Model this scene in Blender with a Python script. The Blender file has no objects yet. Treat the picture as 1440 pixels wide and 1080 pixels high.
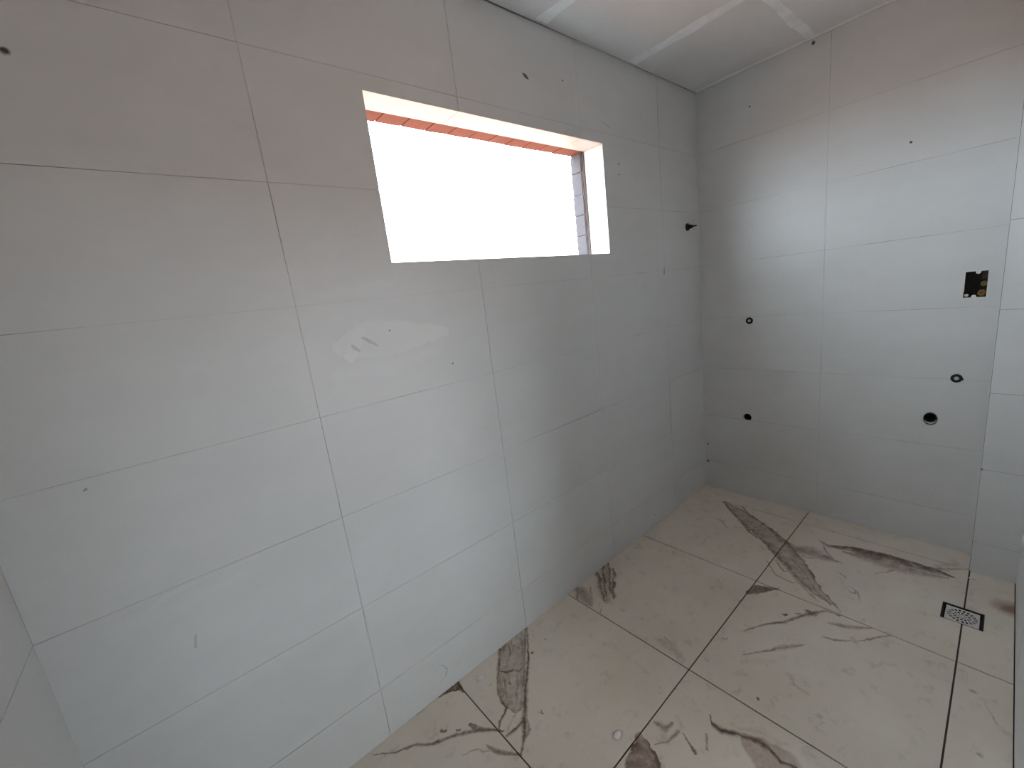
import bpy, bmesh, math, random
from mathutils import Vector, Matrix
random.seed(7)
SC = bpy.context.scene
COL = SC.collection

# ------------------------------------------------------------------ camera, sky, sun, exposure
F_PX = 582.375                                    # focal length in pixels of the 1440 x 1080 photograph
CAM = Vector((2.9722, 1.4239, 1.5974))
RIGHT = Vector((-0.7552, 0.6445, -0.1192))
DOWN = Vector((0.2205, 0.0786, -0.9722))
FWD = Vector((-0.6173, -0.7605, -0.2015))
cd = bpy.data.cameras.new('camera')
cam = bpy.data.objects.new('camera', cd)
COL.objects.link(cam)
cd.sensor_fit = 'HORIZONTAL'
cd.sensor_width = 36.0
cd.lens = F_PX / 1440 * 36.0
cd.clip_start = 0.01
cam.matrix_world = Matrix(((RIGHT.x, -DOWN.x, -FWD.x, CAM.x), (RIGHT.y, -DOWN.y, -FWD.y, CAM.y),
                           (RIGHT.z, -DOWN.z, -FWD.z, CAM.z), (0, 0, 0, 1)))
SC.camera = cam

world = bpy.data.worlds.new('sky')
SC.world = world
world.use_nodes = True
bg = world.node_tree.nodes['Background']
bg.inputs['Color'].default_value = (0.79, 0.895, 1.0, 1)     # even white haze, as in the window
bg.inputs['Strength'].default_value = 17.2

sd = bpy.data.lights.new('sun', 'SUN')
sun = bpy.data.objects.new('sun', sd)
COL.objects.link(sun)
sd.energy = 15.0
sd.color = (1.0, 0.94, 0.85)
sd.angle = math.radians(0.6)
sun.rotation_euler = (math.radians(-4), math.radians(-48), 0)  # along the house: reaches the ground outside, not the room
sun.location = (1.5, 4, 8)

VS = SC.view_settings
VS.view_transform = 'Standard'
VS.look = 'None'
VS.gamma = 1.0
VS.use_curve_mapping = False
VS.exposure = 0.0

# ------------------------------------------------------------------ measurements (metres)
# x runs along the window wall from the far corner towards the camera, y from the window wall into the room
LX, WY, HZ = 3.359, 1.544, 2.746
WX0, WX1, WZ0, WZ1 = 1.025, 2.293, 1.771, 2.319          # window opening
ROWS = [0.0, 0.215, 0.574, 0.934, 1.293, 1.652, 2.011, 2.370, HZ]
COLS = [0.0, 0.473, 1.194, 1.914, 2.635, LX]
BCOLS = [0.0, 0.7175, 1.393]
PX, PY = 0.170, 1.393                                     # pillar: depth from back wall, left edge
DX0, DX1, DZ = 1.66, 2.46, 2.10                           # doorway in the right wall (beside the camera)
GAP = 0.0018


def px(u, v, axis, val):
    """point where the ray of photo pixel (u, v) meets the plane axis = val"""
    d = RIGHT * ((u - 720) / F_PX) + DOWN * ((v - 540) / F_PX) + FWD
    t = (val - CAM[axis]) / d[axis]
    return CAM + d * t


# ------------------------------------------------------------------ material helpers
class NT:
    def __init__(self, name, rough=0.5, color=(0.8, 0.8, 0.8)):
        self.m = bpy.data.materials.new(name)
        self.m.use_nodes = True
        self.t = self.m.node_tree
        self.b = self.t.nodes['Principled BSDF']
        self.b.inputs['Base Color'].default_value = (*color, 1)
        self.b.inputs['Roughness'].default_value = rough
        self._pos = None
        self.lim = None                    # (low corner, high corner) of the piece this material is for

    def out(self, pts, r):
        """true when a mark lies wholly off the piece"""
        if self.lim is None:
            return False
        lo, hi = self.lim
        r = r + 0.05
        return any(max(p[i] for p in pts) + r < lo[i] or min(p[i] for p in pts) - r > hi[i] for i in range(3))

    def n(self, typ, **kw):
        x = self.t.nodes.new(typ)
        for k, v in kw.items():
            setattr(x, k, v)
        return x

    def put(self, sock, v):
        if isinstance(v, bpy.types.NodeSocket):
            self.t.links.new(v, sock)
        else:
            sock.default_value = v

    def math(self, op, a, b=0.0, clamp=False):
        x = self.n('ShaderNodeMath', operation=op, use_clamp=clamp)
        self.put(x.inputs[0], a)
        self.put(x.inputs[1], b)
        return x.outputs[0]

    def pos(self):
        if self._pos is None:
            self._pos = self.n('ShaderNodeNewGeometry').outputs['Position']
        return self._pos

    def vadd(self, a, b):
        x = self.n('ShaderNodeVectorMath', operation='ADD')
        self.put(x.inputs[0], a)
        self.put(x.inputs[1], b)
        return x.outputs[0]

    def dot(self, a, v):
        x = self.n('ShaderNodeVectorMath', operation='DOT_PRODUCT')
        self.put(x.inputs[0], a)
        x.inputs[1].default_value = v
        return x.outputs['Value']

    def noise(self, vec, scale, detail=4, rough=0.55, out='Fac', stretch=None):
        if stretch:
            mp = self.n('ShaderNodeMapping')
            self.put(mp.inputs['Vector'], vec)
            mp.inputs['Scale'].default_value = stretch
            vec = mp.outputs[0]
        x = self.n('ShaderNodeTexNoise')
        self.put(x.inputs['Vector'], vec)
        x.inputs['Scale'].default_value = scale
        x.inputs['Detail'].default_value = detail
        x.inputs['Roughness'].default_value = rough
        return x.outputs[0 if out == 'Fac' else 1]

    def mapr(self, v, a, b, c, d, smooth=False):
        x = self.n('ShaderNodeMapRange')
        x.clamp = True
        if smooth:
            x.interpolation_type = 'SMOOTHSTEP'
        self.put(x.inputs[0], v)
        for i, q in enumerate((a, b, c, d)):
            self.put(x.inputs[1 + i], q)
        return x.outputs[0]

    def mix(self, f, a, b):
        x = self.n('ShaderNodeMix', data_type='RGBA')
        self.put(x.inputs[0], f)
        for s, v in ((x.inputs[6], a), (x.inputs[7], b)):
            self.put(s, v if isinstance(v, bpy.types.NodeSocket) else (*v, 1))
        return x.outputs[2]

    def bump(self, h, strength=0.2, dist=0.002):
        x = self.n('ShaderNodeBump')
        x.inputs['Strength'].default_value = strength
        x.inputs['Distance'].default_value = dist
        self.put(x.inputs['Height'], h)
        self.t.links.new(x.outputs[0], self.b.inputs['Normal'])

    def warp(self, amt, scale, detail=3):
        """position shifted by noise, for natural edges"""
        nz = self.noise(self.pos(), scale, detail, 0.6, 'Color')
        s = self.n('ShaderNodeVectorMath', operation='SUBTRACT')
        self.put(s.inputs[0], nz)
        s.inputs[1].default_value = (0.5, 0.5, 0.5)
        k = self.n('ShaderNodeVectorMath', operation='SCALE')
        self.put(k.inputs[0], s.outputs[0])
        k.inputs['Scale'].default_value = amt * 2
        return self.vadd(self.pos(), k.outputs[0])

    def curve(self, fac, pts):
        x = self.n('ShaderNodeFloatCurve')
        c = x.mapping.curves[0]
        pts = sorted(pts)
        while len(c.points) < len(pts):
            c.points.new(0.5, 0.5)
        for p, (a, b) in zip(c.points, pts):
            p.location = (a, b)
            p.handle_type = 'VECTOR'
        x.mapping.update()
        self.put(x.inputs['Value'], fac)
        return x.outputs[0]

    PROFILE = {
        'line': [(0, 0), (.5, 1), (1, 0)],
        'soft': [(0, 0), (.3, .8), (.5, 1), (.7, .8), (1, 0)],
        'fill': [(0, 0), (.07, .95), (.22, .66), (.5, .56), (.78, .64), (.92, 1), (1, 0)],
        'flat': [(0, 0), (.1, 1), (.9, 1), (1, 0)],
        'side': [(0, 0), (.36, 0), (.45, 1), (.62, .85), (.88, .55), (1, 0)],
        'edge': [(0, 0), (.40, 0), (.47, 1), (.56, .55), (.92, .5), (1, 0)],
    }

    def vein(self, vec, pts, wid, prof='line', strength=1.0):
        """mask of a band through the 3D points pts (all on one plane); wid = half widths in metres.
        The centre line and the width are looked up in float curves along the band's own axis."""
        if self.out(pts, max(wid)):
            return None
        p0, p1 = pts[0], pts[-1]
        ax = (p1 - p0)
        ln = ax.length
        ax = ax / ln
        nrm = Vector((0, 0, 1)) if abs(ax.z) < 1e-4 and abs(p0.z) < 1e-4 else Vector((0, 1, 0))
        pv = nrm.cross(ax)
        us = [(p - p0).dot(ax) / ln for p in pts]
        vs = [(p - p0).dot(pv) for p in pts]
        u = self.math('DIVIDE', self.math('SUBTRACT', self.dot(vec, ax), p0.dot(ax)), ln)
        u = self.mapr(u, -0.1, 1.1, 0, 1)
        U = [(q + 0.1) / 1.2 for q in us]
        vmin, vmax = min(vs) - 1e-4, max(vs) + 1e-4
        c = self.curve(u, [(0, (vs[0] - vmin) / (vmax - vmin))] + [(a, (b - vmin) / (vmax - vmin)) for a, b in zip(U, vs)] + [(1, (vs[-1] - vmin) / (vmax - vmin))])
        c = self.mapr(c, 0, 1, vmin + p0.dot(pv), vmax + p0.dot(pv))
        wid = [q * 1.25 for q in wid] if prof == 'line' else wid
        wm = max(wid)
        w = self.curve(u, [(0, 0), (U[0] - .02, 0)] + [(a, b / wm) for a, b in zip(U, wid)] + [(U[-1] + .02, 0), (1, 0)])
        w = self.math('MAXIMUM', self.math('MULTIPLY', w, wm), 1e-5)
        t = self.math('DIVIDE', self.math('SUBTRACT', self.dot(vec, pv), c), w)
        t = self.math('ADD', self.math('MULTIPLY', t, 0.5), 0.5, clamp=True)
        r = self.n('ShaderNodeValToRGB')
        pr = self.PROFILE[prof]
        e = r.color_ramp.elements
        while len(e) < len(pr):
            e.new(0.5)
        for q, (a, b) in zip(e, pr):
            q.position = a
            q.color = (b * strength, b * strength, b * strength, 1)
        self.t.links.new(t, r.inputs[0])
        return r.outputs[0]

    def spot(self, vec, c, r, soft=0.5):
        if self.out([c], r):
            return None
        x = self.n('ShaderNodeVectorMath', operation='DISTANCE')
        self.put(x.inputs[0], vec)
        x.inputs[1].default_value = c
        return self.mapr(x.outputs['Value'], r * (1 - soft), r, 1, 0)

    def top(self, masks):
        masks = [q for q in masks if q is not None]
        if not masks:
            return 0.0
        o = masks[0]
        for k in masks[1:]:
            o = self.math('MAXIMUM', o, k)
        return o

    def color(self, s):
        self.put(self.b.inputs['Base Color'], s)


def simple(name, color, rough=0.5, metal=0.0, var=0.0, scale=40, bump=0.0):
    k = NT(name, rough, color)
    k.b.inputs['Metallic'].default_value = metal
    if var:
        nz = k.noise(k.pos(), scale, 5, 0.6)
        k.color(k.mix(nz, tuple(c * (1 - var) for c in color), tuple(min(1, c * (1 + var)) for c in color)))
        if bump:
            k.bump(nz, 0.6, bump)
    return k.m


M = {}


def wall_tile_material(lim):
    k = NT('satin_white_wall_tile', 0.3, (0.74, 0.74, 0.725))
    k.lim = lim
    P = k.pos()
    W = k.warp(0.006, 60)
    W2 = k.warp(0.03, 18)
    w = lambda u, v: px(u, v, 1, 0.0)
    b = lambda u, v: px(u, v, 0, 0.0)
    haze = k.noise(P, 3.2, 5, 0.6, stretch=(1, 1, 2.2))
    # dried grout smears on the window wall, their hazy sheen put into the colour
    pale = [
        k.vein(W2, [w(472, 492), w(505, 480), w(545, 474), w(590, 470), w(628, 462)], [.02, .065, .07, .05, .02], 'flat', .55),
        k.vein(W, [w(490, 507), w(500, 480), w(512, 462)], [.02, .03, .012], 'flat', .8),
        k.vein(W2, [w(470, 530), w(540, 515), w(620, 490)], [.02, .05, .015], 'soft', .25),
        k.vein(W2, [w(430, 352), w(470, 345), w(505, 338)], [.01, .05, .02], 'soft', .22),
        k.vein(W2, [w(440, 418), w(500, 408), w(560, 392)], [.01, .03, .01], 'soft', .22),
        k.vein(W, [w(185, 882), w(235, 838), w(280, 818)], [.006, .012, .004], 'soft', .30),
        k.vein(W2, [w(150, 893), w(250, 850), w(365, 800)], [.01, .03, .01], 'soft', .18),
        k.vein(W, [w(318, 801), w(365, 781)], [.003, .006], 'soft', .35),
    ]
    pl = k.top(pale)
    scratch = [
        k.vein(W, [w(509, 474), w(520, 480), w(533, 487)], [.004, .008, .003], 'line', .8),
        k.vein(W, [w(494, 486), w(500, 490), w(507, 494)], [.006, .010, .003], 'line', .7),
    ]
    sc = k.top(scratch)
    # pencil arc near the floor
    arc = [k.vein(P, [w(617, 935), w(624, 936), w(629, 941), w(627, 950), w(619, 959)], [.002, .003, .004, .004, .002], 'line', .6),
           k.vein(W, [w(641, 937), w(645, 930), w(654, 915)], [.002, .004, .002], 'line', .25)]
    # specks and small dark holes
    dots = []
    for (u, v, r) in ((7, 72, .013), (791, 113, .008), (752, 191, .007), (871, 245, .007), (870, 231, .009),
                      (548, 465, .006), (637, 511, .006), (921, 724, .008), (842, 331, .005)):
        dots.append(k.spot(W, w(u, v), r * .75))
    for (u, v, r) in ((1054, 150, .010), (1281, 200, .010), (1144, 60, .018), (996, 624, .012), (996, 648, .014)):
        dots.append(k.spot(W, b(u, v), r * .7))
    dots.append(k.spot(W, px(1381, 660, 0, PX), .006))
    dots += [k.vein(P, [w(735, 103), w(739, 107), w(743, 111)], [.004, .010, .004], 'flat', .9),
             k.vein(P, [w(117, 691), w(122, 687)], [.002, .004], 'line', .7),
             k.vein(P, [w(275, 892), w(275, 911)], [.003, .004], 'line', .35),
             k.vein(P, [w(934, 376), w(934, 386)], [.006, .008], 'line', .8),
             k.vein(P, [w(848, 172), w(858, 180)], [.004, .006], 'line', .25)]
    dk = k.top(dots)
    base = k.mix(k.mapr(haze, .35, .7, 0, 1), (0.675, 0.672, 0.655), (0.715, 0.712, 0.695))
    base = k.mix(k.math('MULTIPLY', pl, .75), base, (0.82, 0.82, 0.80))
    base = k.mix(sc, base, (0.45, 0.44, 0.42))
    base = k.mix(k.top(arc), base, (0.22, 0.22, 0.24))
    base = k.mix(dk, base, (0.035, 0.022, 0.018))
    k.color(base)
    r = k.mapr(haze, .3, .75, .38, .48)
    r = k.math('ADD', r, k.math('MULTIPLY', pl, .2))
    k.put(k.b.inputs['Roughness'], r)
    k.b.inputs['Specular IOR Level'].default_value = 0.8
    return k.m


def floor_tile_material(lim):
    k = NT('marble_print_porcelain', 0.3, (0.62, 0.585, 0.53))
    k.lim = lim
    P = k.pos()
    W = k.warp(0.022, 22, 6)
    W3 = k.warp(0.0085, 42, 6)
    f = lambda u, v: Vector((*px(u, v, 2, 0.0).xy, 0))
    L = lambda *a: [f(*q) for q in a]
    V = []
    Rr = []
    faint = lambda q: None if q is None else k.math('MULTIPLY', q, .45)
    # band running across the joint near the far wall
    V.append(k.vein(W, L((1019, 706), (1033, 716), (1056, 733), (1077, 750), (1097, 769), (1122, 798), (1150, 833), (1175, 853)),
                    [.012, .04, .065, .07, .075, .06, .032, .006], 'fill', .8))
    V.append(k.vein(W3, L((1019, 706), (1027, 717), (1042, 732), (1054, 748), (1068, 758)), [.008, .014, .014, .012, .004], 'line', .95))
    V.append(k.vein(W3, L((1032, 711), (1045, 713), (1052, 723), (1075, 738), (1088, 749), (1100, 763)), [.006, .008, .01, .012, .012, .008], 'line', .85))
    V.append(k.vein(W3, L((1052, 745), (1065, 741), (1079, 739)), [.006, .01, .006], 'line', .7))
    V.append(k.vein(W3, L((1110, 782), (1130, 804), (1150, 834), (1168, 850)), [.006, .012, .014, .006], 'line', .75))
    V.append(k.vein(W3, L((1090, 787), (1102, 803), (1118, 805)), [.006, .010, .006], 'line', .6))
    V.append(k.vein(W3, L((1078, 788), (1090, 808), (1115, 820), (1126, 818), (1138, 828)), [.004, .007, .008, .008, .004], 'line', .6))
    V.append(k.vein(W, L((1104, 764), (1122, 773), (1142, 776), (1160, 784), (1182, 791)), [.02, .06, .08, .05, .008], 'soft', .6))
    V.append(k.vein(W3, L((1157, 763), (1161, 775), (1172, 787), (1184, 792)), [.006, .009, .010, .004], 'line', .6))
    V.append(k.vein(W3, L((1184, 792), (1170, 785), (1140, 785), (1116, 779)), [.004, .009, .010, .006], 'line', .5))
    # long dark band towards the drain
    V.append(k.vein(W3, L((1155, 761), (1165, 767), (1198, 770), (1222, 776), (1250, 782), (1285, 792), (1322, 803), (1340, 811))[::-1],
                    [.008, .024, .05, .10, .085, .06, .04, .014][::-1], 'side', 1.0))
    V.append(k.vein(W, L((1290, 800), (1322, 800), (1362, 801)), [.01, .02, .006], 'line', .55))
    V.append(k.vein(W, L((1185, 776), (1222, 786), (1262, 797), (1300, 806), (1335, 813)), [.01, .05, .07, .05, .012], 'soft', .55))
    V.append(k.vein(W3, L((1085, 777), (1105, 797), (1130, 826), (1150, 845)), [.006, .012, .012, .004], 'line', .55))
    V.append(k.vein(W3, L((1060, 736), (1078, 752), (1094, 770)), [.006, .012, .008], 'line', .5))
    V.append(k.vein(W, L((1230, 806), (1250, 803), (1262, 801)), [.006, .012, .004], 'soft', .5))
    V.append(k.vein(W3, L((1180, 805), (1190, 813)), [.006, .008], 'soft', .5))
    V.append(k.vein(W3, L((1194, 825), (1205, 832), (1210, 845)), [.005, .008, .004], 'soft', .45))
    V.append(k.vein(W, L((1310, 800), (1345, 790), (1362, 801)), [.02, .035, .02], 'soft', .28))

    # the same printed vein pattern on two tiles
    V.append(k.vein(W3, L((1050, 834), (1068, 828), (1094, 828)), [.014, .035, .004], 'flat', .75))
    V.append(k.vein(W3, L((1046, 887), (1078, 877), (1103, 875), (1128, 866), (1140, 863), (1162, 859), (1180, 866)),
                    [.003, .007, .010, .012, .014, .008, .008], 'line', .8))
    Rr.append(k.vein(W3, L((1133, 858), (1140, 862), (1149, 866)), [.008, .020, .010], 'flat', .85))
    V.append(k.vein(W3, L((1131, 857), (1138, 860), (1142, 866)), [.004, .009, .004], 'line', .8))
    V.append(k.vein(W3, L((1100, 864.5), (1107, 864)), [.006, .006], 'flat', .9))
    V.append(k.vein(W3, L((1118, 863), (1126, 863)), [.004, .004], 'flat', .6))
    V.append(k.vein(W3, L((1165, 876), (1185, 880), (1205, 883), (1226, 883)), [.010, .020, .018, .006], 'soft', .62))
    V.append(k.vein(W3, L((1157, 895), (1172, 900), (1205, 902), (1222, 899), (1236, 896), (1252, 894)), [.006, .010, .003, .006, .008, .006], 'line', .65))
    V.append(faint(k.spot(W3, f(1221, 899), .012)))
    V.append(k.vein(W3, L((1044, 921), (1085, 914), (1104, 910), (1130, 907)), [.003, .009, .016, .006], 'line', .65))
    V.append(k.vein(W, L((1040, 930), (1065, 930), (1090, 930)), [.01, .03, .01], 'soft', .16))
    Rr.append(k.vein(W3, L((1106, 946), (1112, 950), (1116, 962), (1137, 977)), [.008, .014, .008, .010], 'line', .38))
    Rr.append(faint(k.spot(W3, f(1152, 1007), .014)))
    V.append(k.spot(W3, f(1066, 983), .008))
    V.append(k.vein(W3, L((617, 979), (634, 968), (645, 964), (652, 972)), [.008, .020, .026, .008], 'flat', .9))
    V.append(k.vein(W3, L((524, 1061), (556, 1058), (584, 1047), (606, 1047), (640, 1034), (668, 1027), (690, 1026), (706, 1028)),
                    [.002, .005, .008, .008, .010, .012, .010, .006], 'line', .9))
    V.append(k.vein(W3, L((660, 1018), (667, 1022), (668, 1030)), [.006, .014, .006], 'flat', .8))
    Rr.append(k.vein(W3, L((664, 1020), (674, 1026), (686, 1025)), [.006, .014, .006], 'flat', .6))
    V.append(k.vein(W3, L((619, 1028), (628, 1028)), [.006, .006], 'flat', 1.0))
    V.append(k.vein(W3, L((641, 1027), (648, 1026)), [.005, .005], 'flat', .75))
    V.append(k.vein(W3, L((684, 1048), (696, 1056), (712, 1060), (732, 1061)), [.006, .016, .014, .004], 'soft', .75))
    V.append(k.vein(W, L((650, 1063), (668, 1055), (690, 1057)), [.002, .006, .004], 'line', .5))

    # tall column of brown marbling beside the wall
    V.append(k.vein(W3, L((728, 884), (722, 915), (719, 935), (720, 955), (722, 985), (726, 1000)), [.055, .065, .07, .07, .06, .02], 'fill', .70))
    V.append(k.vein(W3, L((703, 912), (702, 940), (699, 955), (701, 975), (708, 990), (714, 996)), [.012, .010, .005, .007, .010, .008], 'line', .95))
    V.append(k.vein(W3, L((742, 890), (743, 930), (739, 965), (738, 1000), (737, 1015), (738, 1035), (733, 1060)), [.004, .008, .012, .013, .014, .012, .003], 'line', 1.0))
    V.append(k.vein(W3, L((732, 945), (734, 970), (731, 1000)), [.005, .008, .006], 'line', .6))
    V.append(k.vein(W3, L((701, 943), (712, 946), (722, 942), (730, 944), (742, 930)), [.012, .012, .012, .012, .008], 'line', .95))
    V.append(k.vein(W3, L((714, 990), (710, 1003), (703, 1015), (702, 1026)), [.005, .007, .007, .005], 'line', .9))
    V.append(k.vein(W3, L((727, 1000), (718, 1015), (713, 1030)), [.006, .008, .004], 'line', .4))
    V.append(k.vein(W3, L((737, 1012), (727, 1024), (712, 1035)), [.007, .009, .008], 'line', .95))
    V.append(k.vein(W3, L((741, 1008), (744, 1025), (738, 1042)), [.004, .010, .004], 'line', .7))
    V.append(k.vein(W, L((726, 893), (728, 915)), [.014, .008], 'line', .6))
    for q in (((733, 886), (732, 905), (735, 930)), ((716, 905), (717, 922), (712, 938)), ((727, 950), (728, 968), (726, 988)),
              ((708, 950), (709, 968), (713, 985)), ((736, 940), (735, 960), (734, 990)), ((722, 884), (719, 898), (721, 915))):
        V.append(k.vein(W, L(*q), [.006, .012, .006], 'line', .7))
    for q in ((723, 908, .008), (748, 918, .009), (717, 961, .010), (767, 899, .006)):
        V.append(k.spot(W3, f(q[0], q[1]), q[2]))
    V.append(k.vein(W3, L((757, 1002), (764, 1004), (766, 1000), (760, 998)), [.005, .007, .007, .004], 'line', 1.0))

    # patches on the next tile along the wall
    V.append(k.vein(W, L((851, 792), (853, 812), (850, 832), (853, 848)), [.04, .08, .06, .02], 'soft', .5))
    for q in (((849, 791), (848, 806), (850, 825), (852, 838)), ((855, 792), (858, 808), (857, 824), (859, 834)),
              ((863, 800), (864, 812), (862, 828), (863, 842)), ((845, 813), (844, 824), (847, 832), (850, 845)),
              ((838, 800), (843, 814), (843, 826))):
        V.append(k.vein(W, L(*q), [.008, .014, .016, .008][:len(q)], 'line', .95))
    V.append(k.vein(W, L((812, 826), (822, 838), (832, 852)), [.03, .065, .02], 'soft', .62))
    V.append(k.vein(W3, L((812, 824), (812, 842)), [.008, .010], 'line', .8))
    V.append(k.vein(W3, L((838, 803), (839, 810)), [.010, .012], 'line', .8))
    V.append(k.vein(W3, L((830, 825), (833, 853)), [.008, .006], 'line', .6))
    V.append(k.vein(W3, L((845, 856), (844, 862)), [.006, .006], 'line', .5))
    V.append(k.vein(W, L((920, 898), (940, 905), (962, 932)), [.01, .05, .02], 'soft', .32))
    V.append(k.vein(W3, L((934, 896), (944, 905)), [.006, .008], 'line', .5))

    # near tile: dark rim with a rosy fill, and brown corner
    V.append(k.vein(W3, L((999, 1006), (1001, 1018), (1016, 1028), (1040, 1033), (1066, 1042), (1082, 1053), (1098, 1072), (1120, 1080)),
                    [.004, .012, .016, .015, .015, .012, .010, .008], 'line', 1.0))
    Rr.append(k.vein(W, L((1045, 1038), (1062, 1050), (1078, 1064), (1100, 1085), (1130, 1110)), [.02, .05, .07, .085, .05], 'flat', .62))
    V.append(k.vein(W3, L((961, 1031), (970, 1047), (978, 1060)), [.004, .006, .010], 'line', .8))
    V.append(k.vein(W3, L((993, 1031), (995, 1056)), [.005, .007], 'line', .6))
    V.append(k.vein(W3, L((920, 1047), (940, 1043), (955, 1028)), [.004, .006, .010], 'line', .65))
    V.append(k.vein(W, L((918, 1014), (934, 1024), (946, 1018)), [.012, .025, .010], 'line', .7))
    V.append(k.vein(W, L((900, 1030), (906, 1060), (905, 1090), (900, 1120)), [.01, .05, .07, .05], 'fill', .9))
    Rr.append(k.vein(W, L((900, 1035), (908, 1060), (908, 1090), (903, 1120)), [.01, .045, .06, .05], 'flat', .5))
    V.append(k.vein(W, L((1030, 1020), (1070, 1030), (1110, 1048)), [.004, .02, .006], 'line', .28))
    # strip along the right wall
    V.append(k.vein(W, L((1380, 986), (1392, 1000), (1404, 1022)), [.002, .006, .002], 'line', .4))
    V.append(faint(k.spot(W, f(1369, 973), .012)))
    V.append(faint(k.spot(W, f(1379, 1063), .012)))
    V.append(k.vein(W3, L((990, 770), (992, 758), (985, 769)), [.006, .012, .006], 'line', .6))
    V.append(k.vein(W, L((1000, 728), (1012, 730), (1024, 743)), [.006, .02, .006], 'line', .4))

    fine = k.noise(P, 55, 5, 0.7)
    streak = k.noise(W, 22, 5, 0.65)
    vv = k.top(V)
    rag = k.noise(k.vadd(W, (1.7, 4.2, 0)), 34, 6, 0.72)
    vv = k.math('MULTIPLY', vv, k.mapr(k.math('ADD', vv, k.math('MULTIPLY', k.math('SUBTRACT', rag, .5), 2.4)), -.25, .55, .15, 1.12))
    vv = k.math('MULTIPLY', vv, k.mapr(streak, .32, .60, .5, 1.15))
    rr = k.top(Rr)
    rr = k.math('MULTIPLY', rr, k.mapr(rag, .35, .6, .55, 1.1))
    big = k.noise(P, 2.6, 5, 0.6)
    mot = k.noise(k.vadd(P, (3.1, 7.7, 0)), 14, 6, 0.72)
    base = k.mix(k.mapr(big, .35, .68, 0, 1), (0.73, 0.645, 0.53), (0.81, 0.735, 0.63))
    base = k.mix(k.math('MULTIPLY', k.mapr(mot, .55, .78, 0, 1), k.mapr(big, .48, .66, .75, .1)), base, (0.36, 0.29, 0.23))
    base = k.mix(k.math('MULTIPLY', k.mapr(fine, .62, .75, 0, 1), .12), base, (0.30, 0.24, 0.19))
    base = k.mix(rr, base, (0.36, 0.245, 0.20))
    base = k.mix(k.math('MINIMUM', vv, 1.0), base, (0.125, 0.066, 0.033))
    rust = k.spot(k.warp(.03, 14), (0.40, 1.535, 0), .075, .7)
    if rust is not None:
        base = k.mix(k.math('MULTIPLY', rust, .85), base, (0.20, 0.085, 0.015))
    k.color(base)
    k.put(k.b.inputs['Roughness'], k.mapr(big, .3, .7, .30, .42))
    k.b.inputs['Specular IOR Level'].default_value = 0.6
    return k.m


def ceiling_material():
    k = NT('gypsum_board', 0.9, (0.6, 0.58, 0.55))
    big = k.noise(k.pos(), 1.6, 4, 0.55)
    k.color(k.mix(k.mapr(big, .35, .65, 0, 1), (0.71, 0.69, 0.675), (0.80, 0.785, 0.77)))
    return k.m


def compound_material():
    k = NT('joint_compound', 0.85, (0.8, 0.8, 0.78))
    a = k.noise(k.pos(), 14, 4, 0.6, stretch=(1, 1, 1))
    k.color(k.mix(k.mapr(a, .35, .65, 0, 1), (0.82, 0.82, 0.81), (0.93, 0.935, 0.93)))
    return k.m


def grout_material(name, a, b, scale):
    k = NT(name, 0.95, a)
    nz = k.noise(k.pos(), scale, 3, 0.6)
    k.color(k.mix(k.mapr(nz, .36, .54, 0, 1), a, b))
    return k.m


M['tile'] = wall_tile_material(((90, 90, 90), (91, 91, 91)))        # no marks


def lims(bm):
    c = [v.co for v in bm.verts]
    return tuple(tuple(f(p[i] for p in c) for i in range(3)) for f in (min, max))


M['board'] = ceiling_material()
M['compound'] = compound_material()
M['grout'] = grout_material('wall_grout', (0.30, 0.28, 0.265), (0.64, 0.63, 0.615), 2.3)
M['corner_grout'] = grout_material('corner_grout', (0.16, 0.15, 0.145), (0.26, 0.25, 0.24), 3)
M['floor_grout'] = grout_material('floor_grout', (0.032, 0.023, 0.016), (0.065, 0.048, 0.035), 3)
M['plaster'] = simple('rough_render', (0.55, 0.54, 0.52), 0.95, 0, 0.1, 20, 0.002)
M['brick'] = simple('terracotta_brick', (0.215, 0.082, 0.062), 0.9, 0, 0.16, 45, 0.002)
M['sky_brick'] = simple('sky_grey_brick', (0.085, 0.082, 0.09), 0.9, 0, 0.22, 60, 0.003)  # same bricks at the jambs, grey-blue sky light put into their colour
M['mortar'] = simple('crumbly_mortar', (0.12, 0.095, 0.085), 1.0, 0, 0.35, 70, 0.004)
M['earth'] = simple('red_earth', (0.225, 0.118, 0.07), 1.0, 0, 0.2, 2)
M['black'] = simple('matte_black', (0.007, 0.007, 0.008), 0.8)
M['dark'] = simple('dark_pipe_inside', (0.016, 0.011, 0.009), 0.8)
M['pvc'] = simple('grey_pvc', (0.58, 0.57, 0.55), 0.5, 0, 0.15, 80)
M['brown_pvc'] = simple('brown_pvc', (0.055, 0.028, 0.018), 0.5, 0, 0.15, 80)
M['white_pvc'] = simple('white_plastic', (0.72, 0.71, 0.66), 0.45, 0, 0.08, 60)
M['conduit'] = simple('ochre_conduit', (0.30, 0.175, 0.045), 0.5, 0, 0.2, 120)
M['steel'] = simple('dull_steel', (0.78, 0.76, 0.72), 0.45, 0.25, 0.06, 60)
M['crumb'] = simple('white_plaster_crumb', (0.80, 0.78, 0.74), 0.9, 0, 0.15, 120)


# ------------------------------------------------------------------ object helpers
def obj(name, bm, mat, parent=None, smooth=False):
    me = bpy.data.meshes.new(name)
    bmesh.ops.recalc_face_normals(bm, faces=bm.faces)
    bm.to_mesh(me)
    bm.free()
    me.materials.append(mat)
    if smooth:
        for p in me.polygons:
            p.use_smooth = True
    o = bpy.data.objects.new(name, me)
    COL.objects.link(o)
    if parent is not None:
        o.parent = parent
        o.matrix_parent_inverse = parent.matrix_world.inverted()
    return o


def struct(o, label=None, cat=None):
    o['kind'] = 'structure'
    if label:
        o['label'] = label
    if cat:
        o['category'] = cat
    return o


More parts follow.
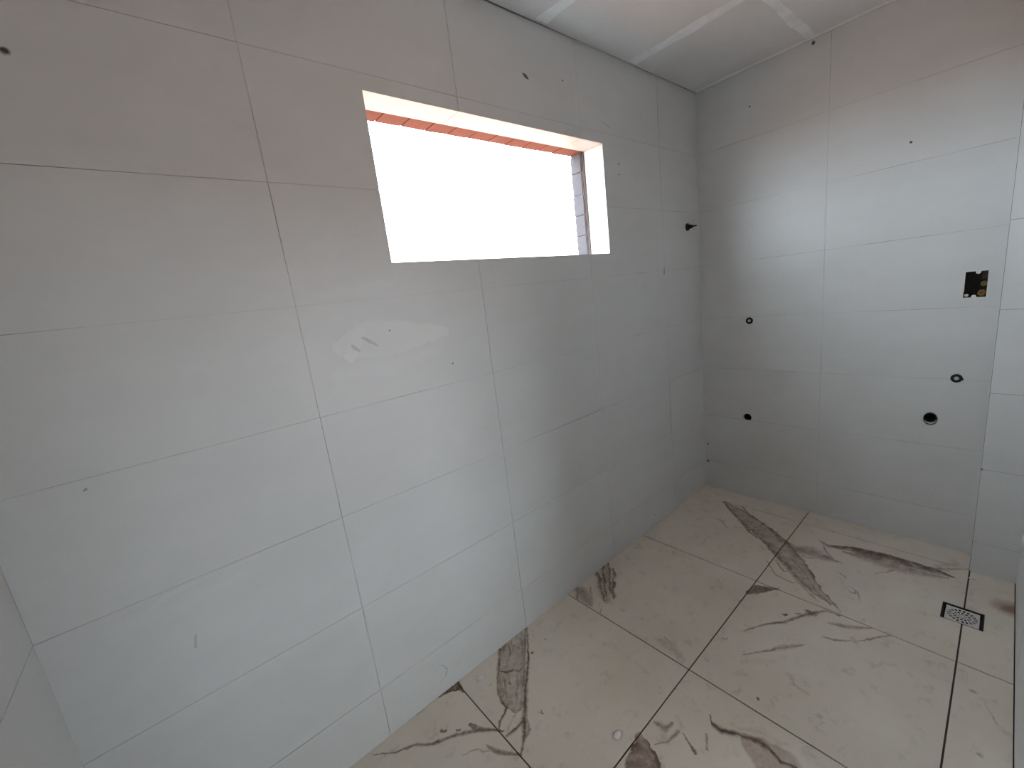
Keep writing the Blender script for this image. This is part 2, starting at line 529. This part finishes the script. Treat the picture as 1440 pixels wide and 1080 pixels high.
def tag(o, label, cat, group=None):
    o['label'] = label
    o['category'] = cat
    if group:
        o['group'] = group
    return o


def empty(name, loc):
    o = bpy.data.objects.new(name, None)
    o.location = loc
    o.empty_display_size = 0.05
    COL.objects.link(o)
    o.matrix_world = Matrix.Translation(loc)
    return o


def add_box(bm, x0, x1, y0, y1, z0, z1):
    vs = [bm.verts.new((x, y, z)) for x in (x0, x1) for y in (y0, y1) for z in (z0, z1)]
    for f in ((0, 1, 3, 2), (4, 6, 7, 5), (0, 4, 5, 1), (2, 3, 7, 6), (0, 2, 6, 4), (1, 5, 7, 3)):
        bm.faces.new([vs[i] for i in f])


def box(name, x0, x1, y0, y1, z0, z1, mat, parent=None):
    bm = bmesh.new()
    add_box(bm, x0, x1, y0, y1, z0, z1)
    return obj(name, bm, mat, parent)


def slab_bm(rect, depth, place, rects=(), circles=()):
    """a flat piece (a0, a1, b0, b1) with rectangular and round holes, front at depth 0, back at -depth.
    place(a, b, d) gives the 3D point."""
    a0, a1, b0, b1 = rect
    bm = bmesh.new()
    holes = [r for r in rects if r[0] < a1 and r[1] > a0 and r[2] < b1 and r[3] > b0]
    cells = [(*c, c[2])[:4] for c in circles if a0 < c[0] < a1 and b0 < c[1] < b1]
    sq = [(c[0] - c[2] * 1.2, c[0] + c[2] * 1.2, c[1] - c[3] * 1.2, c[1] + c[3] * 1.2) for c in cells]
    cut = holes + sq
    A = sorted({a0, a1} | {min(max(v, a0), a1) for r in cut for v in r[:2]})
    B = sorted({b0, b1} | {min(max(v, b0), b1) for r in cut for v in r[2:]})
    key = {}

    def vert(a, b, d):
        q = (round(a, 6), round(b, 6), d)
        if q not in key:
            key[q] = bm.verts.new(place(a, b, d))
        return key[q]

    solid = {}
    for i in range(len(A) - 1):
        for j in range(len(B) - 1):
            ca, cb = (A[i] + A[i + 1]) / 2, (B[j] + B[j + 1]) / 2
            solid[i, j] = not any(r[0] < ca < r[1] and r[2] < cb < r[3] for r in cut)
            inh = any(r[0] < ca < r[1] and r[2] < cb < r[3] for r in holes)
            insq = any(r[0] < ca < r[1] and r[2] < cb < r[3] for r in sq)
            if solid[i, j]:
                for d in (0.0, -depth):
                    bm.faces.new([vert(A[i], B[j], d), vert(A[i + 1], B[j], d), vert(A[i + 1], B[j + 1], d), vert(A[i], B[j + 1], d)])
            elif insq and not inh:
                solid[i, j] = True            # counts as solid for the side walls
    for (i, j), s in list(solid.items()):
        if not s:
            continue
        for di, dj, e in ((-1, 0, ((A[i], B[j]), (A[i], B[j + 1]))), (1, 0, ((A[i + 1], B[j]), (A[i + 1], B[j + 1]))),
                          (0, -1, ((A[i], B[j]), (A[i + 1], B[j]))), (0, 1, ((A[i], B[j + 1]), (A[i + 1], B[j + 1])))):
            if not solid.get((i + di, j + dj), False):
                (p, q), (r, t) = e
                bm.faces.new([vert(p, q, 0.0), vert(r, t, 0.0), vert(r, t, -depth), vert(p, q, -depth)])
    N = 24
    for c in cells:
        h, hb_ = c[2] * 1.2, c[3] * 1.2
        ring = []
        for kk in range(N):
            an = 2 * math.pi * (kk + .5) / N
            ca, sa = math.cos(an), math.sin(an)
            m = max(abs(ca), abs(sa))
            ring.append(((c[0] + c[2] * ca, c[1] + c[3] * sa), (c[0] + h * ca / m, c[1] + hb_ * sa / m), an))
        for d in (0.0, -depth):
            for kk in range(N):
                (i0, o0, n0), (i1, o1, n1) = ring[kk], ring[(kk + 1) % N]
                vs = [bm.verts.new(place(*i0, d)), bm.verts.new(place(*o0, d))]
                q0 = int(((n0 + math.pi / 4) % (2 * math.pi)) // (math.pi / 2))
                q1 = int(((n1 + math.pi / 4) % (2 * math.pi)) // (math.pi / 2))
                if q0 != q1:                  # the square's corner lies between
                    cx = c[0] + h * (1 if math.cos((n0 + n1 + (2 * math.pi if n1 < n0 else 0)) / 2) > 0 else -1)
                    cy = c[1] + hb_ * (1 if math.sin((n0 + n1 + (2 * math.pi if n1 < n0 else 0)) / 2) > 0 else -1)
                    vs.append(bm.verts.new(place(cx, cy, d)))
                vs += [bm.verts.new(place(*o1, d)), bm.verts.new(place(*i1, d))]
                bm.faces.new(vs)
        for kk in range(N):
            (i0, _, _), (i1, _, _) = ring[kk], ring[(kk + 1) % N]
            bm.faces.new([bm.verts.new(place(*i0, 0)), bm.verts.new(place(*i1, 0)), bm.verts.new(place(*i1, -depth)), bm.verts.new(place(*i0, -depth))])
    return bm


def tiles(parent, name, colsA, rowsB, place, mat, gap, depth, rects=(), circles=(), lift=0.0004):
    """one object for each tile of a grid, cut around the holes"""
    for i in range(len(colsA) - 1):
        for j in range(len(rowsB) - 1):
            g = gap / 2
            r = (colsA[i] + (g if i else 0), colsA[i + 1] - (g if i < len(colsA) - 2 else 0.0002), rowsB[j] + (g if j else 0), rowsB[j + 1] - g)
            if r[1] - r[0] < .01 or r[3] - r[2] < .01:
                continue
            if any(h[0] <= r[0] + 1e-6 and h[1] >= r[1] - 1e-6 and h[2] <= r[2] + 1e-6 and h[3] >= r[3] - 1e-6 for h in rects):
                continue
            pr = random.uniform(-lift, lift)
            pl = lambda a, b, d, pr=pr: place(a, b, d if d < 0 else pr)
            bm = slab_bm(r, depth, pl, rects, circles)
            obj(name, bm, mat or wall_tile_material(lims(bm)), parent)


def lathe(bm, prof, place, n=24, cap0=False, cap1=False):
    """prof = [(radius, height)], place(x, y, h) -> point"""
    rings = []
    for r, h in prof:
        rings.append([bm.verts.new(place(r * math.cos(2 * math.pi * k / n), r * math.sin(2 * math.pi * k / n), h)) for k in range(n)])
    for a, b in zip(rings, rings[1:]):
        for k in range(n):
            bm.faces.new([a[k], a[(k + 1) % n], b[(k + 1) % n], b[k]])
    if cap0:
        bm.faces.new(rings[0])
    if cap1:
        bm.faces.new(rings[-1])


TH = 0.002                                                  # tile stands proud of the grout by this much
# ------------------------------------------------------------------ floor
DR = (0.506, 0.634, 1.331, 1.459)                           # hole of the floor drain
FX = [0.0, 0.168, 0.888, 1.608, 2.328, 3.048, LX]
FY = [0.0, 0.6776, 1.3976, WY]
flr = lambda a, b, d: (a, b, d)
bed = lambda a, b, d: (a, b, d - 0.004)
FGAP = 0.0055
floor = obj('floor', slab_bm((-0.12, LX + .12, -0.12, WY + .12), .12, bed, [DR]), M['floor_grout'])
struct(floor, 'cream marble-look porcelain tile floor with brown veins', 'floor')
for ix in range(len(FX) - 1):
    for iy in range(len(FY) - 1):
        r = [FX[ix] + FGAP / 2, FX[ix + 1] - FGAP / 2, FY[iy] + FGAP / 2, FY[iy + 1] - FGAP / 2]
        if ix == 0:
            r[0] = 0.0005
        if iy == 0:
            r[2] = 0.0005
        if iy == 2:
            r[3] = WY - 0.003
        rc = [DR]
        if ix == 0 and iy == 2:
            rc = [(-1, PX + .004, -1, 9)]
            continue
        if ix == 0 and iy == 1:
            r[3] = PY - 0.0005
        bm = slab_bm(r, 0.004, flr, rc)
        obj('floor_tile', bm, floor_tile_material(lims(bm)), floor)

# ------------------------------------------------------------------ window wall (y = 0)
win = (WX0, WX1, WZ0, WZ1)
wpl = lambda a, b, d: (a, d, b)
wopen = (WX0 - .003, WX1 + .003, WZ0 - .003, WZ1 + .003)
wall_w = obj('wall_window', slab_bm((-0.12, LX + .12, -.02, HZ + .1), .118, lambda a, b, d: (a, d - TH, b), [wopen]), M['grout'])
struct(wall_w, 'white satin tiled wall with a high unglazed window opening', 'wall')
tiles(wall_w, 'wall_tile', COLS, ROWS, wpl, None, GAP, TH, [win])
# tiled lining of the opening
RD = -0.124
rev = [(WX0, 1.194), (1.194, 1.914), (1.914, WX1)]
for a, b in rev:
    box('soffit_tile', a + .0012, b - .0012, RD, -.0005, WZ1, WZ1 + .003, M['tile'], wall_w)
    box('sill_tile', a + .0012, b - .0012, RD, -.0005, WZ0 - .003, WZ0, M['tile'], wall_w)
for a, b in ((WZ0, 2.011), (2.011, WZ1)):
    box('jamb_tile', WX0 - .003, WX0, RD, -.0005, a + .0012, b - .0012, M['tile'], wall_w)
    box('jamb_tile', WX1, WX1 + .003, RD, -.0005, a + .0012, b - .0012, M['tile'], wall_w)

# outer leaf: rendered masonry, bricks lining the opening
OY0, OY1 = -0.212, -0.1215
BH = 0.09
outer = obj('wall_outer', slab_bm((-0.3, LX + .3, -.3, HZ + .35), OY1 - OY0, lambda a, b, d: (a, OY1 + d, b),
                                  [(WX0 - BH - .01, WX1 + BH + .01, WZ0 - BH, WZ1 + BH)]), M['plaster'])
struct(outer, 'outer masonry leaf, red bricks around the window, jamb bricks coloured grey as sky-lit', 'wall')


def rough_box(x0, x1, y0, y1, z0, z1, jit=.0015):
    bm = bmesh.new()
    add_box(bm, x0, x1, y0, y1, z0, z1)
    bmesh.ops.bevel(bm, geom=bm.edges[:], offset=.002, segments=1, affect='EDGES')
    for v in bm.verts:
        v.co += Vector((random.uniform(-jit, jit), random.uniform(-jit, jit), random.uniform(-jit, jit)))
    return bm


st = 0.1085
x = 2.164 - st * 9
edges = [WX0 + .012]
while x < WX1 - .02:
    if x > edges[-1] + .03:
        edges.append(x)
    x += st
edges.append(WX1 - .004)
for a, b in zip(edges, edges[1:]):
    obj('brick', rough_box(a + .002, b - .002, OY0, RD - .001, WZ1 + .0015, WZ1 + BH - .002), M['brick'], outer)
    obj('brick', rough_box(a + .002, b - .002, OY0, RD - .001, WZ0 - BH + .002, WZ0 - .0015), M['brick'], outer)
ze = [WZ0, 1.783, 1.892, 2.0005, 2.109, 2.2205, WZ1 - .008]
for a, b in zip(ze[1:], ze[2:]):
    obj('sky_grey_brick', rough_box(WX0 - BH + .015, WX0 + .014, OY0, RD - .016, a + .002, b - .002), M['sky_brick'], outer)
    obj('sky_grey_brick', rough_box(WX1 + .004, WX1 + BH, OY0, RD - .016, a + .002, b - .002), M['sky_brick'], outer)
box('mortar_joint', WX0 - BH, WX0 + .011, OY0 + .004, RD - .012, WZ0 - BH, WZ1 + BH, M['mortar'], outer)
box('mortar_joint', WX1 + .009, WX1 + BH + .01, OY0 + .004, RD - .012, WZ0 - BH, WZ1 + BH, M['mortar'], outer)
box('mortar_joint', WX0, WX1, OY0 + .004, RD - .002, WZ1 + .005, WZ1 + BH, M['mortar'], outer)
box('mortar_joint', WX0, WX1, OY0 + .004, RD - .002, WZ0 - BH, WZ0 - .005, M['mortar'], outer)
# ragged mortar bead between the jamb bricks and the tile lining
bm = bmesh.new()
N = 34
for sx, fx in ((1, WX0), ):
    prev = None
    for i in range(N + 1):
        z = WZ0 + (WZ1 - WZ0) * i / N
        o = random.uniform(.006, .013)
        w2 = random.uniform(.011, .020)
        ring = [bm.verts.new(p) for p in ((fx - .003, RD + .0005, z), (fx + o * .5, RD - .001, z), (fx + o, RD - w2, z), (fx - .003, RD - .022, z))]
        if prev:
            for k in range(3):
                bm.faces.new([prev[k], prev[k + 1], ring[k + 1], ring[k]])
        prev = ring
obj('mortar_bead', bm, M['mortar'], outer)

# ------------------------------------------------------------------ back wall (x = 0)
PIPE_S = (0.303, 0.593, 0.030)
PIPE_L = (1.199, 0.716, 0.0275, 0.036)
BOX = (1.273, 1.350, 1.338, 1.462)
bpl = lambda a, b, d: (d, a, b)
wall_b = obj('wall_back', slab_bm((-0.12, WY + .12, -.02, HZ + .1), .117, lambda a, b, d: (d - TH, a, b), [BOX], [PIPE_S, PIPE_L]), M['grout'])
struct(wall_b, 'white satin tiled end wall with pipe outlets and wall box', 'wall')
tiles(wall_b, 'wall_tile', BCOLS, ROWS, bpl, None, GAP, TH, [BOX], [PIPE_S, PIPE_L])

# pillar in the far right corner
wall_p = box('wall_pillar', 0.001, PX - TH, PY + TH, WY + .05, -.02, HZ + .05, M['corner_grout'])
struct(wall_p, 'shallow white tiled pillar boxing in the corner', 'wall')
PROWS = [0.0, 0.163, 0.544, 0.916, 1.293, 1.667, 2.041, 2.41, HZ]
tiles(wall_p, 'wall_tile', [PY + .0035, WY], PROWS, lambda a, b, d: (PX + d, a, b), None, GAP, TH, lift=.0002)
tiles(wall_p, 'wall_tile', [0.0, PX - TH], PROWS, lambda a, b, d: (a, PY - d, b), M['tile'], GAP, TH, lift=.0002)

# right wall (y = WY) with the doorway
door = (DX0, DX1, -1, DZ)
wall_r = obj('wall_right', slab_bm((-0.12, LX + .12, -.02, HZ + .1), .117, lambda a, b, d: (a, WY + TH - d, b), [door]), M['grout'])
struct(wall_r, 'white tiled wall facing the window, with a doorway', 'wall')
tiles(wall_r, 'wall_tile', [PX, 0.89, 1.61, 2.33, 3.05, LX], ROWS, lambda a, b, d: (a, WY - d, b), M['tile'], GAP, TH, [(DX0, DX1, -1, DZ)])

# near end wall (x = LX)
wall_e = obj('wall_end', slab_bm((-0.12, WY + .12, -.02, HZ + .1), .117, lambda a, b, d: (LX + TH - d, a, b)), M['grout'])
struct(wall_e, 'white tiled end wall meeting the left of the window wall', 'wall')
tiles(wall_e, 'wall_tile', [0.0, 0.72, 1.44, WY], ROWS, lambda a, b, d: (LX - d, a, b), M['tile'], GAP, TH)

# ------------------------------------------------------------------ ceiling of gypsum boards
ceil = box('ceiling', -0.12, LX + .12, -.2, WY + .12, HZ + .012, HZ + .12, M['board'])
struct(ceil, 'unpainted gypsum board ceiling with pale joint compound strips', 'ceiling')
CX = [0.002, 0.735, 1.42, 2.11, 2.80, LX - .002]
CY = [0.007, 0.634, WY - .002]
for a, b in zip(CX, CX[1:]):
    for c, d in zip(CY, CY[1:]):
        box('gypsum_board', a, b - .002, c, d - .002, HZ, HZ + .012, M['board'], ceil)


def strip(p0, p1, w, n=40, th=.0008):
    """uneven trowelled strip of compound on the ceiling"""
    p0, p1 = Vector(p0), Vector(p1)
    ax = (p1 - p0).normalized()
    sd_ = Vector((-ax.y, ax.x))
    bm = bmesh.new()
    prev = None
    ph = random.uniform(0, 9)
    for i in range(n + 1):
        q = p0.lerp(p1, i / n)
        a = w * (1 + .18 * math.sin(ph + i * .7) + random.uniform(-.12, .12))
        b = w * (1 + .18 * math.sin(ph + 2 + i * .5) + random.uniform(-.12, .12))
        L_ = [(q - sd_ * a), (q - sd_ * a * .6), (q + sd_ * b * .6), (q + sd_ * b)]
        zz = [HZ - .00005, HZ - th, HZ - th, HZ - .00005]
        ring = [bm.verts.new((v.x, v.y, z)) for v, z in zip(L_, zz)]
        if prev:
            for k in range(3):
                bm.faces.new([prev[k], prev[k + 1], ring[k + 1], ring[k]])
        prev = ring
    return obj('compound_strip', bm, M['compound'], ceil)


for xx in CX[1:-1]:
    strip((xx, .02), (xx, WY - .01), .035)
strip((.01, .634), (LX - .01, .634), .022, 70, .0012)
strip((.022, .02), (.022, PY - .02), .018)
for cxy in ((0.735, .33), (1.42, .25)):
    pass

# ------------------------------------------------------------------ hallway behind the doorway, ground outside
HY = WY + .12
hall = box('floor_hall', 0.9, 4.6, HY, 3.2, -.12, -.004, M['plaster'])
struct(hall, 'bare screed hallway floor beyond the doorway', 'floor')
hb = obj('wall_hall_back', slab_bm((0.78, 4.72, -.12, HZ + .1), .12, lambda a, b, d: (a, 3.2 - d, b), [(1.08, 1.82, 0.55, 1.85)]), M['plaster'])  # opening added and placed to send sky light through the doorway
struct(hb, 'rendered hallway wall with an added opening that lets in sky light', 'wall')
struct(box('wall_hall_left', 0.78, 0.9, HY, 3.2, -.12, HZ + .1, M['plaster']), 'rendered hallway end wall on the pillar side', 'wall')
hr = box('wall_hall_right', 4.6, 4.72, HY, 3.2, -.12, HZ + .1, M['plaster'])
struct(hr, 'rendered hallway end wall on the near side', 'wall')
struct(box('wall_hall_front', LX + .12, 4.6, HY - .12, HY, -.12, HZ + .1, M['plaster']), 'rendered hallway wall beside the tiled room', 'wall')
struct(box('ceiling_hall', 0.78, 4.72, HY, 3.32, HZ + .012, HZ + .12, M['board']), 'gypsum board ceiling of the hallway', 'ceiling')
struct(box('roof_sky_blocker', 0.2, 5.4, 3.32, 6.4, 2.35, 2.47, M['plaster']), 'added flat slab that blocks the high sky from the hallway opening', 'roof')  # unseen slab added to cut steep sky light into the hallway
g = box('ground', -40, 40, -60, 40, -.6, -.3, M['earth'])
struct(g, 'red earth ground outside the house', 'ground')

# ------------------------------------------------------------------ fittings on the back wall
def wplace(y0, z0, x0=0.0):
    return lambda a, b, h: (x0 + h, y0 + a, z0 + b)


def water_outlet(y, z, r, label, squash=1.0, lug=False):
    t = empty('water_outlet', (0, y, z))
    pl = wplace(0, 0)
    P2 = lambda a, b, h: (h, y + a, z + b * squash)
    bm = bmesh.new()
    lathe(bm, [(r * .48, .0006), (r * .48, .0035), (r * .6, .0045), (r * .9, .0045), (r * 1.08, .003), (r * 1.1, .0006)], P2, 28)
    if lug:
        add_box(bm, .0006, .006, y + r * .8, y + r * 1.22, z - r * .42, z + r * .12)
    obj('gap_ring', bm, M['black'], t, True)  # gap around the plug, its darkness put into a black ring
    bm = bmesh.new()
    lathe(bm, [(r * .475, .0006), (r * .46, .004), (r * .4, .0055), (r * .2, .0058)], P2, 24, False, True)
    obj('plug', bm, M['pvc'], t, True)
    tag(t, label, 'pipe outlet')
    return t


water_outlet(0.319, 1.265, 0.020, 'small round capped outlet with thin black ring, above the small drain pipe')
water_outlet(1.279, 0.941, 0.0195, 'oval capped outlet with black ring and side lug, below the wall box', 1.02, True)


def drain_pipe(c, label, mat, inner):
    y, z, r = c
    t = empty('drain_pipe', (0, y, z))
    P2 = lambda a, b, h: (h, y + a, z + b)
    bm = bmesh.new()
    lathe(bm, [(r - .0006, -.10), (r - .0006, -.003), (r - .0012, -.0014), (r * .86, -.0014), (r * .84, -.004), (r * .84, -.10)], P2, 32)
    obj('pipe', bm, mat, t, True)
    bm = bmesh.new()
    lathe(bm, [(r * .838, -.012), (r * .835, -.095), (r * .4, -.097)], P2, 32, False, True)
    obj('bore', bm, inner, t, True)
    tag(t, label, 'pipe')


drain_pipe(PIPE_S, 'small open drain pipe set flush in the tiles near the room corner', M['pvc'], M['dark'])
drain_pipe((1.197, 0.7215, 0.0262), 'large brown open drain pipe set in the tiles beside the pillar', M['brown_pvc'], M['dark'])
# pale mortar visible in the chipped hole under the large pipe
bm = bmesh.new()
y, z = 1.197, 0.7215
prev = None
for i in range(17):
    an = math.radians(225 + i * 7)
    ww = .0045 * math.sin(math.pi * i / 16) + .0004
    q = [bm.verts.new((-.0045, y + .0268 * math.cos(an), z + .0268 * math.sin(an))), bm.verts.new((-.004, y + (.0268 + ww) * math.cos(an), z + (.0268 + ww * 1.3) * math.sin(an)))]
    if prev:
        bm.faces.new([prev[0], prev[1], q[1], q[0]])
    prev = q
obj('mortar_crescent', bm, M['white_pvc'], wall_b)
bm = bmesh.new()
lathe(bm, [(1.0, -.004), (1.0, -.09), (.2, -.092)], lambda a, b, h: (h - .0005, 1.199 + a * .0274, .716 + b * .0359), 32, False, True)
obj('hole_lining', bm, M['dark'], wall_b, True)

# electrical / valve box
t = empty('wall_box', (0, 1.3115, 1.338))
tag(t, 'open recessed wall box with ochre conduit ends, beside the pillar', 'electrical box')
a0, a1, b0, b1 = BOX
e = .0006
bm = bmesh.new()
D = .055
for (ya, yb, za, zb) in ((a0 + e, a0 + .003, b0 + e, b1 - e), (a1 - .003, a1 - e, b0 + e, b1 - e),
                         (a0 + .003, a1 - .003, b0 + e, b0 + .003), (a0 + .003, a1 - .003, b1 - .003, b1 - e)):
    add_box(bm, -D, -.004, ya, yb, za, zb)
add_box(bm, -D - .003, -D, a0 + e, a1 - e, b0 + e, b1 - e)
obj('box_body', bm, M['dark'], t)
bm = bmesh.new()                                      # pale rim left around the cut-out
for (ya, yb, za, zb) in ((a0 - .004, a0 + .002, b0 + .03, b1 + .004), (a1 - .003, a1 + .006, b0 - .004, b1 + .004),
                         (a0 + .002, a1 - .003, b1 - .002, b1 + .005), (a0 - .006, a1 + .004, b0 - .008, b0 + .001)):
    add_box(bm, .0006, .0018, ya, yb, za, zb)
obj('rim', bm, M['white_pvc'], t)


def tab(y, z, up):
    bm = bmesh.new()
    lathe(bm, [(.0085, -.0035), (.0085, .0008), (.003, .001)], wplace(y, z), 20, True, True)
    add_box(bm, -.0035, .0006, y - .0085, y + .0085, z if up else z - .010, z + .010 if up else z)
    return obj('screw_tab', bm, M['white_pvc'], t)


tab(1.316, b1 - .006, True)
tab(1.308, b0 + .004, False)
bm = bmesh.new()
lathe(bm, [(.007, -.004), (.007, .0005), (.002, .0008)], wplace(1.284, b0 + .012), 16, True, True)
obj('screw_tab', bm, M['white_pvc'], t)
for (yy, zz, rr, dd) in ((1.332, 1.356, .0135, .012), (1.336, 1.398, .0115, .034)):
    bm = bmesh.new()
    lathe(bm, [(rr, -D), (rr, -dd), (rr * .8, -dd + .004), (rr * .55, -dd + .005), (rr * .5, -dd - .003)], wplace(yy, zz), 22, False, True)
    obj('conduit_end', bm, M['conduit'], t, True)
bm = bmesh.new()
add_box(bm, -D + .001, -.02, a1 - .022, a1 - .004, b1 - .04, b1 - .008)
obj('terminal', bm, M['brown_pvc'], t)

# ------------------------------------------------------------------ shower outlet high on the window wall
t = empty('shower_outlet', (0.169, 0, 1.917))
tag(t, 'black plugged shower outlet high on the window wall near the corner', 'pipe outlet')
def sp(a, b, h):
    return (0.169 + a, h, 1.917 + b - h * .03)
bm = bmesh.new()
lathe(bm, [(.0235, .0006), (.0235, .008), (.021, .010), (.009, .0105)], sp, 28, False, True)
obj('flange', bm, M['black'], t, True)
bm = bmesh.new()
lathe(bm, [(.010, .009), (.0105, .012), (.0105, .018), (.0135, .019), (.0135, .026), (.0115, .027), (.009, .038), (.006, .042)], sp, 20, True, True)
obj('threaded_plug', bm, M['black'], t, True)
bm = bmesh.new()
lathe(bm, [(.0048, .040), (.0045, .062), (.0032, .066)], sp, 14, True, True)
obj('stem', bm, M['black'], t, True)

# ------------------------------------------------------------------ floor drain
dx, dy = (DR[0] + DR[1]) / 2, (DR[2] + DR[3]) / 2
hs = (DR[1] - DR[0]) / 2
t = empty('floor_drain', (dx, dy, -.03))
tag(t, 'square metal floor drain grate with rings of slots beside the pillar', 'drain')
bm = bmesh.new()
for (x0, x1, y0, y1) in ((-hs, -hs + .007, -hs, hs), (hs - .007, hs, -hs, hs), (-hs + .007, hs - .007, -hs, -hs + .007), (-hs + .007, hs - .007, hs - .007, hs)):
    add_box(bm, dx + x0 + .0003, dx + x1 - .0003, dy + y0 + .0003, dy + y1 - .0003, -.03, -.003)
obj('frame', bm, M['dark'], t)
bm = bmesh.new()
add_box(bm, dx - hs + .001, dx + hs - .001, dy - hs + .001, dy + hs - .001, -.06, -.0302)
obj('cup', bm, M['dark'], t)
bm = bmesh.new()
gh = hs - .0125
NS = 96
R_ = [0.0, .008, .010, .019, .0225, .0235, .034, .0375, .048]
zt = -.0008


def cellopen(ri, k):
    if ri == 2:                              # inner ring
        return (k % 12) < 7
    if ri == 5:
        return ((k + 3) % 8) < 5
    if ri == 7:
        return (k % 5) < 3 if k < 95 else False
    return False


R_ = [0.0, .004, .0065, .0145, .0165, .0170, .0290, .0325, .0465]


def P3(r, k, z):
    an = 2 * math.pi * k / NS
    return (dx + r * math.cos(an), dy + r * math.sin(an), z)


for zz in (zt, zt - .002):
    for ri in range(1, len(R_)):
        for k in range(NS):
            if cellopen(ri - 1, k):
                continue
            if ri == 1:
                bm.faces.new([bm.verts.new(P3(0, 0, zz)), bm.verts.new(P3(R_[1], k, zz)), bm.verts.new(P3(R_[1], k + 1, zz))])
            else:
                bm.faces.new([bm.verts.new(P3(R_[ri - 1], k, zz)), bm.verts.new(P3(R_[ri], k, zz)), bm.verts.new(P3(R_[ri], k + 1, zz)), bm.verts.new(P3(R_[ri - 1], k + 1, zz))])
    for k in range(NS):
        def sqp(k):
            an = 2 * math.pi * k / NS
            m = max(abs(math.cos(an)), abs(math.sin(an)))
            return (dx + gh * math.cos(an) / m, dy + gh * math.sin(an) / m, zz)
        bm.faces.new([bm.verts.new(P3(R_[-1], k, zz)), bm.verts.new(sqp(k)), bm.verts.new(sqp(k + 1)), bm.verts.new(P3(R_[-1], k + 1, zz))])
for k in range(NS):
    def sq2(k, z):
        an = 2 * math.pi * k / NS
        m = max(abs(math.cos(an)), abs(math.sin(an)))
        return (dx + gh * math.cos(an) / m, dy + gh * math.sin(an) / m, z)
    bm.faces.new([bm.verts.new(sq2(k, zt)), bm.verts.new(sq2(k + 1, zt)), bm.verts.new(sq2(k + 1, zt - .002)), bm.verts.new(sq2(k, zt - .002))])
bmesh.ops.remove_doubles(bm, verts=bm.verts[:], dist=1e-6)
bmesh.ops.translate(bm, verts=bm.verts[:], vec=(.0055, 0, 0))
obj('grate', bm, M['steel'], t)

# ------------------------------------------------------------------ crumbs of plaster on the floor
CR = [(1018.5, 730, .012, 'white plaster crumb beside the dark tip of the diagonal vein near the room corner'),
      (1028, 765, .012, 'white plaster crumb on the corner tile left of the diagonal vein'),
      (1198, 831, .019, 'bright white plaster crumb on the tile between diagonal vein and floor drain'),
      (1020, 897, .012, 'plaster crumb right of the long joint, beside the thin double vein'),
      (994, 926, .014, 'pale plaster crumb close to the four-tile joint crossing'),
      (675, 954, .018, 'flat round plaster dab between the window wall and brown column vein'),
      (868, 1034, .019, 'rounded white plaster crumb alone on plain tile right of brown column vein'),
      (1207, 744, .012, 'white plaster crumb on the narrow tile strip along the back wall'),
      (822, 825, .014, 'white plaster crumb on the brown patch against the window wall'),
      (1368, 814, .015, 'white plaster crumb at the foot of the pillar'),
      (690, 962, .007, 'tiny plaster crumb at the edge of the brown column vein')]
for (u, v, s, lab) in CR:
    p = px(u, v, 2, 0.002)
    bm = bmesh.new()
    bmesh.ops.create_icosphere(bm, subdivisions=2, radius=1)
    an = random.uniform(0, 3.1)
    sx, sy, sz = s, s * random.uniform(.5, .75), s * random.uniform(.3, .4)
    for q in bm.verts:
        n_ = q.co.normalized() * (1 + random.uniform(-.16, .16))
        a, b = n_.x * sx, n_.y * sy
        q.co = Vector((a * math.cos(an) - b * math.sin(an), a * math.sin(an) + b * math.cos(an), max(n_.z * sz, -sz * .55)))
    zmin = min(q.co.z for q in bm.verts)
    for q in bm.verts:
        q.co.z -= zmin
    o = obj('plaster_crumb', bm, M['crumb'], None, True)
    o.location = (p.x, p.y, 0.0002)
    tag(o, lab, 'plaster crumb', 'plaster crumbs on the floor tiles')
